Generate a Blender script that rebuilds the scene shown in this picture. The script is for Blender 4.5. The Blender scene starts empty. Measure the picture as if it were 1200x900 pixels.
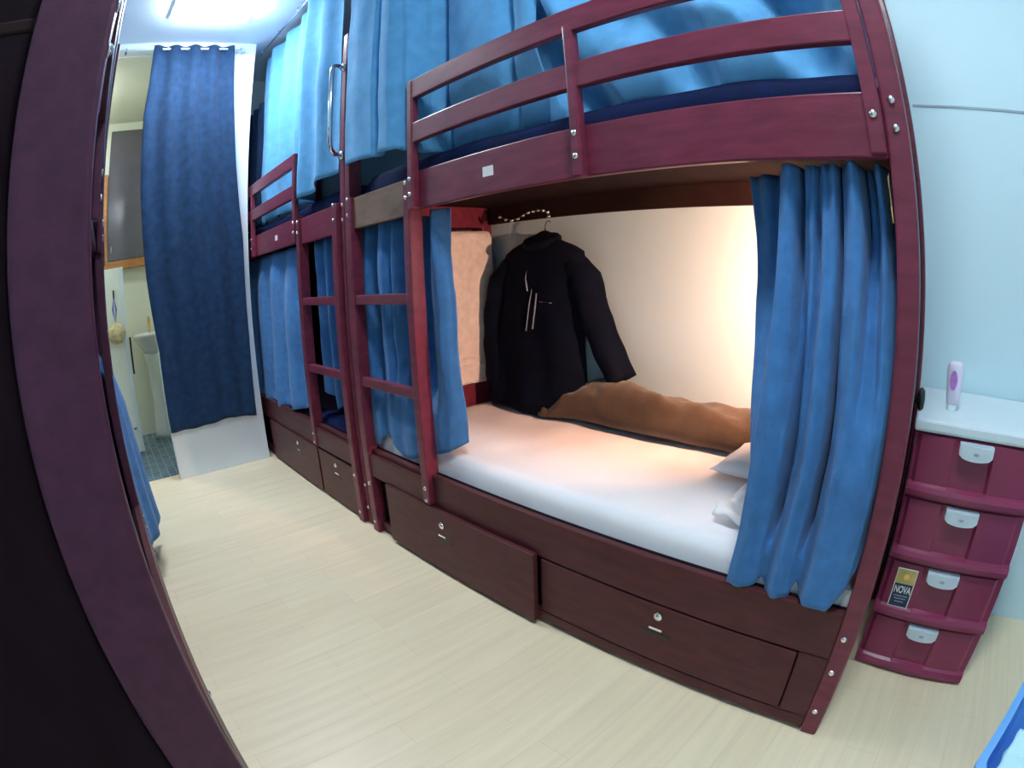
import bpy, bmesh, math, random
from mathutils import Vector, Matrix, noise
random.seed(7)
S = bpy.context.scene
C = S.collection
PI = math.pi

# ------------------------------------------------------------------ materials
def mat(name, col, rough=.5, spec=.5, metal=0., var=.12, vscale=6., stretch=(1, 1, 1), bump=0., bscale=60., coat=0.,
        sheen=0., emit=None, estr=0., trans=0., col2=None):
    m = bpy.data.materials.new(name); m.use_nodes = True
    nt = m.node_tree; b = nt.nodes['Principled BSDF']
    b.inputs['Roughness'].default_value = rough
    b.inputs['Specular IOR Level'].default_value = spec
    b.inputs['Metallic'].default_value = metal
    b.inputs['Coat Weight'].default_value = coat
    b.inputs['Coat Roughness'].default_value = .25
    b.inputs['Sheen Weight'].default_value = sheen
    b.inputs['Transmission Weight'].default_value = trans
    tc = nt.nodes.new('ShaderNodeTexCoord'); mp = nt.nodes.new('ShaderNodeMapping')
    mp.inputs['Scale'].default_value = stretch
    nt.links.new(tc.outputs['Object'], mp.inputs['Vector'])
    n = nt.nodes.new('ShaderNodeTexNoise'); n.inputs['Scale'].default_value = vscale; n.inputs['Detail'].default_value = 5
    nt.links.new(mp.outputs[0], n.inputs['Vector'])
    r = nt.nodes.new('ShaderNodeValToRGB')
    c2 = col2 or tuple(min(1, c * (1 + var)) for c in col)
    c1 = tuple(c * (1 - var) for c in col)
    r.color_ramp.elements[0].color = (*c1, 1); r.color_ramp.elements[1].color = (*c2, 1)
    r.color_ramp.elements[0].position = .3; r.color_ramp.elements[1].position = .7
    nt.links.new(n.outputs['Fac'], r.inputs['Fac']); nt.links.new(r.outputs['Color'], b.inputs['Base Color'])
    if bump:
        n2 = nt.nodes.new('ShaderNodeTexNoise'); n2.inputs['Scale'].default_value = bscale; n2.inputs['Detail'].default_value = 3
        nt.links.new(mp.outputs[0], n2.inputs['Vector'])
        bp = nt.nodes.new('ShaderNodeBump'); bp.inputs['Strength'].default_value = bump; bp.inputs['Distance'].default_value = .004
        nt.links.new(n2.outputs['Fac'], bp.inputs['Height']); nt.links.new(bp.outputs[0], b.inputs['Normal'])
    if emit:
        b.inputs['Emission Color'].default_value = (*emit, 1); b.inputs['Emission Strength'].default_value = estr
    return m

M = {}
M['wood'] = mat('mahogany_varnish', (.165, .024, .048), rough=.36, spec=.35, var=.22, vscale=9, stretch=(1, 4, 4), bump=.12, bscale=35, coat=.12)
M['wood_dim'] = mat('dimmed_mahogany_varnish', (.062, .013, .036), rough=.45, spec=.3, var=.22, vscale=9, stretch=(1, 4, 4), bump=.12, bscale=35)  # darker copy of the mahogany: left bunk's shade put into the colour
M['wood_dark'] = mat('mahogany_base', (.085, .020, .024), rough=.42, spec=.25, var=.22, vscale=9, stretch=(1, 4, 4), bump=.12, bscale=35, coat=.04)
M['wood_lit'] = mat('yellow_lit_mahogany', (.20, .115, .075), rough=.4, var=.3, vscale=8, stretch=(1, 3, 3), bump=.1, bscale=30)  # yellowish light on the near ladder's top board, put into its colour
M['wood_red'] = mat('lit_mahogany', (.24, .065, .035), rough=.28, var=.2, vscale=9, stretch=(3, 3, .6), bump=.06, bscale=30, coat=.3)
M['wood_shade'] = mat('shade_black_mahogany', (.012, .005, .008), rough=.85, spec=.08, var=.25, vscale=8, stretch=(2, 2, 1), bump=.08, bscale=30)  # near-black: darkness of the unlit bunk ends put into the colour
M['ply_shade'] = mat('underside_shade_ply', (.018, .008, .008), rough=.8, spec=.1, var=.25, vscale=7)  # shade under the upper bunk, out of lamp reach, put into the colour
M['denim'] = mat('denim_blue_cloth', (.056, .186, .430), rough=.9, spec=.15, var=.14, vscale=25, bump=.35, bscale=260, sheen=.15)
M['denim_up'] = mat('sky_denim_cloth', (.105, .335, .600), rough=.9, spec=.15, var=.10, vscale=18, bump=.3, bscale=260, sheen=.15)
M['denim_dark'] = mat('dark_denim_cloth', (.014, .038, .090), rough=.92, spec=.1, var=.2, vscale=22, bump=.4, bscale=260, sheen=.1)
M['navy'] = mat('navy_mattress_cloth', (.008, .016, .075), rough=.85, spec=.2, var=.25, vscale=10, bump=.3, bscale=120)
M['sheet'] = mat('white_bed_sheet', (.86, .84, .86), rough=.8, spec=.2, var=.02, vscale=6, bump=.15, bscale=40)
M['blanket'] = mat('brown_fleece', (.085, .054, .034), rough=.95, spec=.05, var=.3, vscale=7, bump=.6, bscale=150, sheen=.3)
M['black'] = mat('black_jersey', (.0022, .0042, .0125), rough=.9, spec=.1, var=.3, vscale=12, bump=.4, bscale=90)
M['cord'] = mat('pale_cord', (.22, .26, .34), rough=.7)
M['towel'] = mat('oatmeal_terry', (.80, .73, .69), rough=.95, spec=.05, var=.10, vscale=30, bump=.7, bscale=220, sheen=.3)
M['wall'] = mat('pale_blue_wall_paint', (.62, .80, .86), rough=.7, spec=.25, var=.02, vscale=2, bump=.06, bscale=30)
M['wall_w'] = mat('white_wall_paint', (.80, .85, .90), rough=.6, spec=.3, var=.02, vscale=2, bump=.04, bscale=30)
M['wall_b'] = mat('bathroom_cream_wall', (.74, .74, .60), rough=.4, spec=.4, var=.03, vscale=2)
M['ceil'] = mat('ceiling_paint', (.72, .82, .92), rough=.8, var=.02, vscale=2)
M['seam'] = mat('grey_seam', (.33, .42, .48), rough=.7)
M['chrome'] = mat('chrome', (.80, .82, .86), rough=.12, metal=1., var=.02)
M['steel'] = mat('bolt_steel', (.85, .83, .80), rough=.22, metal=1., var=.03)
M['brass'] = mat('brass', (.75, .50, .22), rough=.25, metal=1., var=.03)
M['blackp'] = mat('black_plastic', (.01, .01, .012), rough=.4, var=.1)
M['whitep'] = mat('white_plastic', (.72, .80, .84), rough=.35, var=.02)
M['handle'] = mat('pale_grey_plastic', (.62, .70, .76), rough=.3, var=.02)
M['magenta'] = mat('burgundy_plastic', (.255, .030, .085), rough=.3, spec=.5, var=.12, vscale=4, bump=.03)
M['magenta_d'] = mat('burgundy_recess_plastic', (.190, .024, .062), rough=.35, spec=.5, var=.12, vscale=4)
M['paper'] = mat('white_paper', (.80, .80, .78), rough=.7, var=.03)
M['gold'] = mat('gold_label', (.55, .42, .13), rough=.5, var=.15, vscale=30)
M['navyp'] = mat('navy_label', (.010, .022, .065), rough=.45, var=.1)
M['lotion'] = mat('lotion_plastic', (.78, .70, .84), rough=.3, var=.02)
M['pinkp'] = mat('pink_print', (.52, .20, .60), rough=.5, var=.25, vscale=50)
M['bluep'] = mat('blue_plastic', (.16, .42, .86), rough=.3, var=.1, vscale=5)
M['cyanc'] = mat('pale_cyan_cloth', (.55, .85, .90), rough=.85, var=.06, vscale=8, bump=.3, bscale=150)
M['violet'] = mat('violet_cord', (.15, .12, .50), rough=.6)
M['sponge'] = mat('cream_sponge', (.62, .52, .28), rough=.95, var=.25, vscale=40, bump=1., bscale=120)
M['orange'] = mat('honey_wood', (.42, .17, .045), rough=.4, var=.2, vscale=10, stretch=(4, 1, 4), bump=.08, bscale=30)
M['gloss'] = mat('smoked_panel', (.10, .088, .10), rough=.16, spec=.7, var=.15, vscale=3)
M['ceramic'] = mat('white_ceramic', (.82, .84, .80), rough=.12, spec=.6, var=.01)
M['pvc'] = mat('white_door_panel', (.80, .82, .72), rough=.35, var=.02)
M['lamp'] = mat('lamp_diffuser', (.9, .95, 1), rough=.5, var=.01, emit=(.82, .92, 1.), estr=37)
M['lamp_near'] = mat('near_lamp_diffuser', (.9, .95, 1), rough=.5, var=.01, emit=(.84, .93, 1.), estr=62)
M['bulb'] = mat('warm_bulb', (1, .8, .5), rough=.5, var=.01, emit=(1., .55, .36), estr=13500)

def floor_mat():
    m = bpy.data.materials.new('pale_oak_laminate'); m.use_nodes = True
    nt = m.node_tree; b = nt.nodes['Principled BSDF']
    tc = nt.nodes.new('ShaderNodeTexCoord'); mp = nt.nodes.new('ShaderNodeMapping')
    mp.inputs['Rotation'].default_value = (0, 0, PI / 2)
    nt.links.new(tc.outputs['Object'], mp.inputs['Vector'])
    br = nt.nodes.new('ShaderNodeTexBrick')
    br.inputs['Color1'].default_value = (.87, .72, .50, 1); br.inputs['Color2'].default_value = (.84, .685, .47, 1)
    br.inputs['Mortar'].default_value = (.75, .60, .405, 1)
    br.inputs['Scale'].default_value = 1; br.inputs['Mortar Size'].default_value = .0012; br.inputs['Mortar Smooth'].default_value = .5
    br.inputs['Brick Width'].default_value = .62; br.inputs['Row Height'].default_value = .10; br.offset = .37
    nt.links.new(mp.outputs[0], br.inputs['Vector'])
    mp2 = nt.nodes.new('ShaderNodeMapping'); mp2.inputs['Scale'].default_value = (26, 1.6, 1)
    nt.links.new(tc.outputs['Object'], mp2.inputs['Vector'])
    n = nt.nodes.new('ShaderNodeTexNoise'); n.inputs['Scale'].default_value = 1.6; n.inputs['Detail'].default_value = 6
    nt.links.new(mp2.outputs[0], n.inputs['Vector'])
    r = nt.nodes.new('ShaderNodeValToRGB')
    r.color_ramp.elements[0].color = (.95, .945, .93, 1); r.color_ramp.elements[1].color = (1.05, 1.05, 1.04, 1)
    r.color_ramp.elements[0].position = .3; r.color_ramp.elements[1].position = .7
    nt.links.new(n.outputs['Fac'], r.inputs['Fac'])
    mx = nt.nodes.new('ShaderNodeMix'); mx.data_type = 'RGBA'; mx.blend_type = 'MULTIPLY'; mx.inputs[0].default_value = 1
    nt.links.new(br.outputs['Color'], mx.inputs[6]); nt.links.new(r.outputs['Color'], mx.inputs[7])
    nt.links.new(mx.outputs[2], b.inputs['Base Color'])
    b.inputs['Roughness'].default_value = .38; b.inputs['Specular IOR Level'].default_value = .4
    return m
M['floor'] = floor_mat()

def tile_mat():
    m = bpy.data.materials.new('slate_mosaic_tile'); m.use_nodes = True
    nt = m.node_tree; b = nt.nodes['Principled BSDF']
    tc = nt.nodes.new('ShaderNodeTexCoord')
    br = nt.nodes.new('ShaderNodeTexBrick')
    br.inputs['Color1'].default_value = (.05, .11, .17, 1); br.inputs['Color2'].default_value = (.13, .21, .28, 1)
    br.inputs['Mortar'].default_value = (.25, .32, .36, 1)
    br.inputs['Scale'].default_value = 1; br.inputs['Mortar Size'].default_value = .004
    br.inputs['Brick Width'].default_value = .06; br.inputs['Row Height'].default_value = .06; br.offset = 0
    nt.links.new(tc.outputs['Object'], br.inputs['Vector']); nt.links.new(br.outputs['Color'], b.inputs['Base Color'])
    b.inputs['Roughness'].default_value = .25
    return m
M['tile'] = tile_mat()

# ------------------------------------------------------------------ mesh helpers
def link(name, bm, m, parent=None, smooth=False, loc=None):
    """one mesh object; geometry given in world coordinates, origin moved to loc (or the parent's place)"""
    bmesh.ops.recalc_face_normals(bm, faces=bm.faces)
    me = bpy.data.meshes.new(name)
    o = bpy.data.objects.new(name, me); C.objects.link(o)
    if parent is None:
        if loc is None:
            xs = [v.co for v in bm.verts]
            loc = Vector((sum(v.x for v in xs) / len(xs), sum(v.y for v in xs) / len(xs), min(v.z for v in xs)))
        loc = Vector(loc); o.location = loc
        bmesh.ops.translate(bm, verts=bm.verts, vec=-loc)
    else:
        o.parent = parent
        w = Vector((0, 0, 0)); p = parent
        while p: w += p.location; p = p.parent
        bmesh.ops.translate(bm, verts=bm.verts, vec=-w)
    bm.to_mesh(me); bm.free()
    if not isinstance(m, (list, tuple)): m = [m]
    for k in m: me.materials.append(k)
    if smooth:
        for f in me.polygons: f.use_smooth = True
    return o

def tag(o, label, cat, group=None, kind=None):
    if label: o['label'] = label
    if cat: o['category'] = cat
    if group: o['group'] = group
    if kind: o['kind'] = kind
    return o
def thing(name, label, cat, loc, group=None):
    o = bpy.data.objects.new(name, None); C.objects.link(o); o.location = loc; o.empty_display_size = .05
    return tag(o, label, cat, group)

def box(x0, x1, y0, y1, z0, z1, bev=.003, bm=None, mi=0):
    own = bmesh.new()
    bmesh.ops.create_cube(own, size=1)
    cx, cy, cz = (x0 + x1) / 2, (y0 + y1) / 2, (z0 + z1) / 2
    sx, sy, sz = abs(x1 - x0), abs(y1 - y0), abs(z1 - z0)
    for v in own.verts: v.co = Vector((cx + v.co.x * sx, cy + v.co.y * sy, cz + v.co.z * sz))
    b = min(bev, min(sx, sy, sz) * .4)
    if b > 1e-5: bmesh.ops.bevel(own, geom=own.edges, offset=b, segments=2, affect='EDGES', profile=.5)
    for f in own.faces: f.material_index = mi
    if bm is None: return own
    return join(bm, own)
def join(bm, other):
    me = bpy.data.meshes.new('t'); other.to_mesh(me); other.free(); bm.from_mesh(me); bpy.data.meshes.remove(me)
    return bm

def tube(pts, r, seg=8, bm=None, caps=True, closed=False, mi=0):
    bm = bm or bmesh.new()
    pts = [Vector(p) for p in pts]; n = len(pts)
    rr = r if isinstance(r, (list, tuple)) else [r] * n
    rings = []; up = None
    for i, p in enumerate(pts):
        a = pts[(i - 1) % n] if (i or closed) else p; b = pts[(i + 1) % n] if (i < n - 1 or closed) else p
        t = (b - a).normalized()
        if up is None: up = t.orthogonal().normalized()
        up = (up - t * up.dot(t)).normalized(); s = t.cross(up)
        rad = rr[i]; ra, rb = rad if isinstance(rad, tuple) else (rad, rad)
        rings.append([bm.verts.new(p + up * math.cos(k / seg * 2 * PI) * ra + s * math.sin(k / seg * 2 * PI) * rb) for k in range(seg)])
    m = n if closed else n - 1
    for i in range(m):
        A, B = rings[i], rings[(i + 1) % n]
        for k in range(seg):
            f = bm.faces.new((A[k], A[(k + 1) % seg], B[(k + 1) % seg], B[k])); f.material_index = mi
    if caps and not closed:
        bm.faces.new(rings[0]).material_index = mi; bm.faces.new(rings[-1]).material_index = mi
    return bm

def lathe(prof, cx, cy, cz, seg=20, sy=1., bm=None, axis='z'):
    bm = bm or bmesh.new(); rings = []
    for r, z in prof:
        ring = []
        for k in range(seg):
            a = k / seg * 2 * PI
            p = (r * math.cos(a), r * math.sin(a) * sy, z)
            if axis == 'y': p = (p[0], p[2], p[1])
            if axis == 'x': p = (p[2], p[0], p[1])
            ring.append(bm.verts.new((cx + p[0], cy + p[1], cz + p[2])))
        rings.append(ring)
    for A, B in zip(rings, rings[1:]):
        for k in range(seg): bm.faces.new((A[k], A[(k + 1) % seg], B[(k + 1) % seg], B[k]))
    bm.faces.new(rings[0]); bm.faces.new(rings[-1])
    return bm

def sheet(fn, nu, nv, th=.003, closed=False):
    """a cloth: grid fn(u,v) given thickness along its normals"""
    bm = bmesh.new()
    P = [[Vector(fn(i / nu, j / nv)) for j in range(nv + 1)] for i in range(nu + 1)]
    def nrm(i, j):
        a = P[min(i + 1, nu)][j] - P[max(i - 1, 0)][j]; b = P[i][min(j + 1, nv)] - P[i][max(j - 1, 0)]
        n = a.cross(b); return n.normalized() if n.length > 1e-9 else Vector((0, -1, 0))
    F = [[bm.verts.new(P[i][j] + nrm(i, j) * th / 2) for j in range(nv + 1)] for i in range(nu + 1)]
    B = [[bm.verts.new(P[i][j] - nrm(i, j) * th / 2) for j in range(nv + 1)] for i in range(nu + 1)]
    for i in range(nu):
        for j in range(nv):
            bm.faces.new((F[i][j], F[i + 1][j], F[i + 1][j + 1], F[i][j + 1]))
            bm.faces.new((B[i][j], B[i][j + 1], B[i + 1][j + 1], B[i + 1][j]))
    for i in range(nu):
        bm.faces.new((F[i][0], B[i][0], B[i + 1][0], F[i + 1][0])); bm.faces.new((F[i][nv], F[i + 1][nv], B[i + 1][nv], B[i][nv]))
    for j in range(nv):
        bm.faces.new((F[0][j], F[0][j + 1], B[0][j + 1], B[0][j])); bm.faces.new((F[nu][j], B[nu][j], B[nu][j + 1], F[nu][j + 1]))
    return bm

def lerp(a, b, t): return a + (b - a) * t
def table(tb, t):
    for (a, va), (b, vb) in zip(tb, tb[1:]):
        if t <= b:
            k = max(0, (t - a) / (b - a)) if b > a else 0
            k = k * k * (3 - 2 * k)
            return lerp(va, vb, k)
    return tb[-1][1]
def ltable(tb, t):
    for (a, va), (b, vb) in zip(tb, tb[1:]):
        if t <= b: return lerp(va, vb, max(0, (t - a) / (b - a)) if b > a else 0)
    return tb[-1][1]
def nz(x, y, z, s=0): return noise.noise(Vector((x + s * 13.7, y - s * 5.1, z + s * 3.3)))

def copy_obj(o, parent, loc):
    c = o.copy(); C.objects.link(c); c.parent = parent; c.location = loc
    return c

# ------------------------------------------------------------------ the setting
H = 2.86; YB = .795; XL = -3.38
def struct(name, bm, m):
    o = link(name, bm, m, loc=(0, 0, 0)); o['kind'] = 'structure'; return o
struct('floor', box(-4.2, 1.75, -1.95, .90, -.06, 0, 0), M['floor'])
struct('floor_bathroom', box(-4.95, -3.50, -1.60, -.062, 0.0, .004, 0), M['tile'])
struct('ceiling', box(-5.0, 1.75, -1.95, .90, H, H + .06, 0), M['ceil'])
struct('wall_back', box(-4.2, 1.75, YB, YB + .08, 0, H, 0), M['wall'])
struct('wall_right', box(1.65, 1.73, -1.95, YB, 0, H, 0), M['wall'])
struct('wall_front', box(-3.45, 1.65, -1.95, -1.87, 0, H, 0), M['wall'])
struct('wall_left', box(-4.16, -4.08, -.06, YB, 0, H, 0), M['wall_w'])
struct('wall_partition', box(XL - .07, XL, -.715, -.045, 0, H, .002), M['wall_w'])
struct('wall_doorside', box(XL - .07, XL, -1.87, -1.13, 0, H, 0), M['wall_w'])
struct('wall_lintel', box(XL - .07, XL, -1.13, -.715, 2.80, H, 0), M['wall_w'])
struct('wall_bathroom_side', box(-4.93, XL - .07, -.10, -.06, 0, H, 0), M['wall_b'])
struct('wall_bathroom_end', box(-4.95, -4.85, -1.60, -.10, 0, H, 0), M['wall_b'])
struct('wall_bathroom_far', box(-4.85, XL - .07, -1.60, -1.52, 0, H, 0), M['wall_b'])
struct('ceiling_bathroom', box(-4.85, XL - .07, -1.52, -.10, 2.79, 2.84, 0), M['wall_b'])
struct('trim_1', box(.01, 1.65, YB - .003, YB + .001, 1.672, 1.680, 0), M['seam'])

# ------------------------------------------------------------------ bunk beds
BD = .78     # depth
def bolt_mesh():
    bm = lathe([(.0001, -.0055), (.005, -.005), (.0085, -.002), (.0085, 0)], 0, 0, 0, 12, axis='y')
    bmesh.ops.recalc_face_normals(bm, faces=bm.faces)
    me = bpy.data.meshes.new('bolt'); bm.to_mesh(me); bm.free(); me.materials.append(M['steel'])
    for f in me.polygons: f.use_smooth = True
    return me
BOLT = bolt_mesh()

def bunk(x0, sx, y0, sy, label, mid, drawers, postd=.06, lower_gap=True, top=2.40, ladder_top=2.40, feature=True, pale=True, pr=1., wood='wood'):
    """local x runs 0 (tall end post) .. -2.02 (ladder end); sx, sy = +1/-1 mirror it into the room"""
    root = thing('bunk_bed', label, 'bunk bed', (x0 + sx * -1.01, y0 + sy * .39, 0), 'dark red wooden bunk beds')
    def lb(a, b, c, d, e, f, bev=.003, bm=None):
        xs = sorted((x0 + sx * a, x0 + sx * b)); ys = sorted((y0 + sy * c, y0 + sy * d))
        return box(xs[0], xs[1], ys[0], ys[1], e, f, bev, bm)
    def part(name, args, m, parent=None, bev=.004):
        return link(name, lb(*args, bev), M[wood if m == 'wood' else m], parent or root)
    def bolt(x, z, y, parent=None):
        o = bpy.data.objects.new('bolt', BOLT); C.objects.link(o); o.parent = parent or root
        w = Vector((0, 0, 0)); p = o.parent
        while p: w += p.location; p = p.parent
        o.location = Vector((x0 + sx * x, y0 + sy * y, z)) - w
        if sy < 0: o.rotation_euler = (0, 0, PI)
        return o
    def sub(name, parent): 
        e = bpy.data.objects.new(name, None); C.objects.link(e); e.parent = parent
        return e
    L = 2.02
    # posts
    part('post', (-.048, 0, 0, postd, 0, top), 'wood', bev=.006)
    part('post', (-L, -L + .045, 0, postd, 0, ladder_top), 'wood', bev=.006)
    part('post', (-.048, 0, BD - .06, BD, 0, top), 'wood', bev=.006)
    part('post', (-L, -L + .045, BD - .06, BD, 0, ladder_top), 'wood', bev=.006)
    # base: front rail, kick board, end stile
    part('side_rail', (-L + .045, -.048, .002, .026, .262, .395), 'wood_dark')
    part('side_rail', (-L + .045, -.048, BD - .03, BD - .006, .20, .46), 'wood_dark')
    part('kick_board', (-L + .045, -.048, .003, .024, .016, .056), 'wood_dark')
    part('base_stile', (-.130, -.048, .002, .024, .056, .262), 'wood_dark')
    part('inner_panel', (-L + .045, -.048, .026, .040, .02, .395), 'wood_shade')
    # bunk platforms
    part('lower_platform', (-L + .01, -.01, .04, BD - .03, .215, .235), 'ply_shade')
    part('upper_platform', (-L + .01, -.01, .026, BD - .006, 1.405, 1.424), 'ply_shade')
    part('batten', (-L + .05, -.05, .026, .052, 1.345, 1.400), 'wood_dark')
    part('back_board', (-L + .045, -.048, BD - .028, BD - .004, 1.322, 1.455), 'ply_shade')
    # end boards (both ends)
    for a, b in ((-.036, -.012), (-L + .040, -L + .064)):
        if a > -1:
            part('end_panel', (a, b, postd, BD - .06, .05, 2.38 if pr < .5 else 1.455), 'wood_shade'); continue
        part('end_board', (a, b, postd, BD - .06, .05, .585), 'wood')
        part('end_board', (a, b, postd, BD - .06, 1.305, 1.455), 'wood')
        part('end_rail', (a, b, postd, BD - .06, 1.225, 1.265), 'wood')
        part('end_rail', (a, b, postd, BD - .06, 1.72, 1.795), 'wood')
    # upper front board and guard rail
    part('front_board', (-1.488, -.048, .026 * (1 - pr), .024 + .026 * (1 - pr), 1.320, 1.454), 'wood')
    g = sub('guard_rail', root)
    part('rail', (-1.480, -.080, -.026 * pr, .024 * (1 - pr), 1.720, 1.795), 'wood', g)
    part('rail', (-1.480, -.080, -.026 * pr, .024 * (1 - pr), 1.553, 1.6265), 'wood', g)
    part('rail_post', (-1.488, -1.455, -.030 * pr, .024 * (1 - pr), 1.318, 1.795), 'wood', g, .006)
    part('rail_post', (mid - .015, mid + .015, -.030 * pr, .024 * (1 - pr), 1.316, 1.745), 'wood', g, .006)
    part('rail_post', (-.082, -.049, -.026 * pr, .024 * (1 - pr), 1.322, 1.795), 'wood', g, .004)
    # ladder
    ld = sub('ladder', root)
    part('stile', (-L + .046, -L + .092, -.022 * pr, .034, 0, 1.440), 'wood', ld, .005)
    part('stile', (-1.530, -1.490, -.022 * pr, .034, .280, 1.432), 'wood', ld, .005)
    part('ladder_board', (-L + .092, -1.530, -.006, .018, 1.305, 1.436), 'wood_lit' if pale else 'wood', ld)
    part('rung', (-L + .092, -1.530, -.014 * pr, .018, .997, 1.035), 'wood', ld)
    part('rung', (-L + .092, -1.530, -.014 * pr, .018, .667, .704), 'wood', ld)
    part('ladder_board', (-L + .092, -1.530, -.014 * pr, .0015, .275, .376), 'wood_dark', ld)
    # drawers
    for (a, b, z0, z1, yo, lx) in drawers:
        d = link('drawer', lb(a, b, yo, yo + .020, z0, z1, .003), M['wood_dark'], root)
        lk = lathe([(.0001, -.007), (.007, -.007), (.008, -.004), (.012, -.004), (.0135, 0)], 0, 0, 0, 18, axis='y')
        for v in lk.verts: v.co = Vector((x0 + sx * lx + v.co.x, y0 + sy * (yo + v.co.y), .222 + v.co.z))
        k = link('lock', lk, M['steel'], d, True); k['label'] = 'round steel drawer lock'
        s = lb(lx - .052, lx + .048, yo - .0015, yo + .002, .153, .167, .001)
        k = link('finger_slot', s, M['blackp'], d); k['label'] = 'black finger slot'
        s = lb(lx - .024, lx + .018, yo - .003, yo, .174, .182, .0005)
        k = link('plate', s, M['steel'], d)
    # bolts
    for x, z in ((-.037, 1.436), (-.037, 1.379), (-.041, .333), (-.040, .228), (-.040, .089)): bolt(x + .012, z, 0)
    bolt(-.066, 1.400, -.026 * pr, g)
    for z in (1.43, 1.37): bolt(mid, z, -.030 * pr, g)
    for z in (1.425, 1.372): bolt(-1.472, z, -.030 * pr, g); bolt(-1.511, z - .006, -.022 * pr, ld)
    for z in (1.434, 1.367, .237, .053): bolt(-1.950, z, -.022 * pr, ld)
    for z in (1.425, 1.36, .198, .085): bolt(-2.000, z, 0)
    for z in (.345, .297): bolt(-1.508, z, -.022 * pr, ld)
    if feature:
        s = link('sticker', lb(-1.137, -1.093, -.0012, .001, 1.372, 1.402, 0), M['paper'], root); s['label'] = 'small white sticker'
    return root, lb

bedA, lbA = bunk(0, 1, 0, 1, 'near dark red bunk bed with white lower mattress and open curtains, beside the burgundy drawers', -.773,
                 [(-1.805, -.972, .018, .277, -.024, -1.425), (-.965, -.134, .060, .256, .001, -.538)], ladder_top=1.80)
k = link('knob', lathe([(.012, 0), (.012, .006), (.024, .010), (.026, .016), (.020, .023), (.0001, .025)], 0, .20, .845, 18, axis='x'), M['blackp'], bedA, True)
k['label'] = 'round black knob on the end'
bedB, lbB = bunk(-4.04, -1, 0, 1, 'far dark red bunk bed beyond the ladder, with chrome grab handle on its tall post', -.680,
                 [(-1.500, -.690, .018, .262, -.012, -1.205), (-1.965, -1.520, .018, .262, -.012, -1.725)], pale=False, ladder_top=2.27)
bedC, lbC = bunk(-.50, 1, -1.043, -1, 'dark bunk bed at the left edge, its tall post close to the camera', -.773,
                 [(-1.805, -.972, .018, .277, .001, -1.425), (-.965, -.134, .060, .256, .001, -.538)], postd=.094, feature=False, pr=0., wood='wood_dim', pale=False)
# curtain bracket at the near bed's opening, a small brass rod end
k = link('bracket', tube([(-.052, .020, 1.300), (-.056, .020, 1.285), (-.052, .018, 1.20)], .003, 6), M['brass'], bedA, True)
# chrome grab handle, part of the far bed
hx = -2.043
hp = [(hx, .0, 2.085), (hx + .012, -.040, 2.086), (hx + .030, -.068, 2.072), (hx + .038, -.078, 2.040), (hx + .042, -.080, 1.86), (hx + .038, -.078, 1.700), (hx + .028, -.066, 1.668), (hx + .012, -.040, 1.652), (hx, .0, 1.650)]
gh = link('grab_handle', tube(hp, .0105, 14), M['chrome'], bedB, True); gh['label'] = 'chrome grab handle'
for z in (2.086, 1.650):
    link('flange', lathe([(.0001, -.012), (.016, -.012), (.021, -.004), (.021, 0)], hx, 0, z, 18, axis='y'), M['chrome'], gh, True)

# ------------------------------------------------------------------ mattresses
def mattress(name, x0, x1, y0, y1, z0, z1, m, label, cat='mattress', sag=.012, r=.045, seed=0):
    nx, ny = 60, 26; bm = bmesh.new()
    def top(x, y):
        ex = min(x - x0, x1 - x); ey = min(y - y0, y1 - y); e = min(ex, ey)
        d = 0 if e > r else r - math.sqrt(max(0, r * r - (r - e) ** 2))
        return z1 - d + sag * nz(x * 2.2, y * 3, 0, seed) + .005 * nz(x * 8, y * 8, 0, seed + 1)
    g = []
    def cl(t): return .5 - .5 * math.cos(PI * t)
    xs = [lerp(x0, x1, i / nx) for i in range(nx + 1)]; ys = [lerp(y0, y1, cl(j / ny)) for j in range(ny + 1)]
    G = [[bm.verts.new((x, y, top(x, y))) for y in ys] for x in xs]
    for i in range(nx):
        for j in range(ny): bm.faces.new((G[i][j], G[i + 1][j], G[i + 1][j + 1], G[i][j + 1]))
    loop = [(i, 0) for i in range(nx)] + [(nx, j) for j in range(ny)] + [(i, ny) for i in range(nx, 0, -1)] + [(0, j) for j in range(ny, 0, -1)]
    prev = [G[i][j] for i, j in loop]
    for k in range(1, 5):
        t = k / 4
        cur = []
        for (i, j), v in zip(loop, [G[i][j] for i, j in loop]):
            off = .006 * math.sin(PI * t) + .004 * nz(v.co.x * 9, v.co.y * 9, t * 2, seed)
            dx = -off if i == 0 else off if i == nx else 0; dy = -off if j == 0 else off if j == ny else 0
            cur.append(bm.verts.new((v.co.x + dx, v.co.y + dy, lerp(v.co.z, z0, t))))
        for a in range(len(loop)):
            b = (a + 1) % len(loop); bm.faces.new((prev[a], cur[a], cur[b], prev[b]))
        prev = cur
    bm.faces.new(prev)
    return tag(link(name, bm, m, smooth=True), label, cat)
mattress('mattress', -1.948, -.052, .044, .742, .236, .472, M['sheet'], 'thick mattress under a white fitted sheet on the near lower bunk', seed=1)
mattress('mattress', -1.948, -.052, .070, .742, 1.426, 1.530, M['navy'], 'navy mattress on the near upper bunk behind the long guard rail', seed=2)
mattress('mattress', -3.98, -2.098, .044, .742, .236, .430, M['navy'], 'navy mattress on the far lower bunk above two drawers', seed=3)
mattress('mattress', -3.98, -2.098, .070, .742, 1.426, 1.530, M['navy'], 'navy mattress on the far upper bunk above the far ladder', seed=4)
mattress('mattress', -2.46, -.56, -1.78, -1.12, .236, .440, M['navy'], 'navy mattress inside the dark left hand bunk bed', seed=5)

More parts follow.
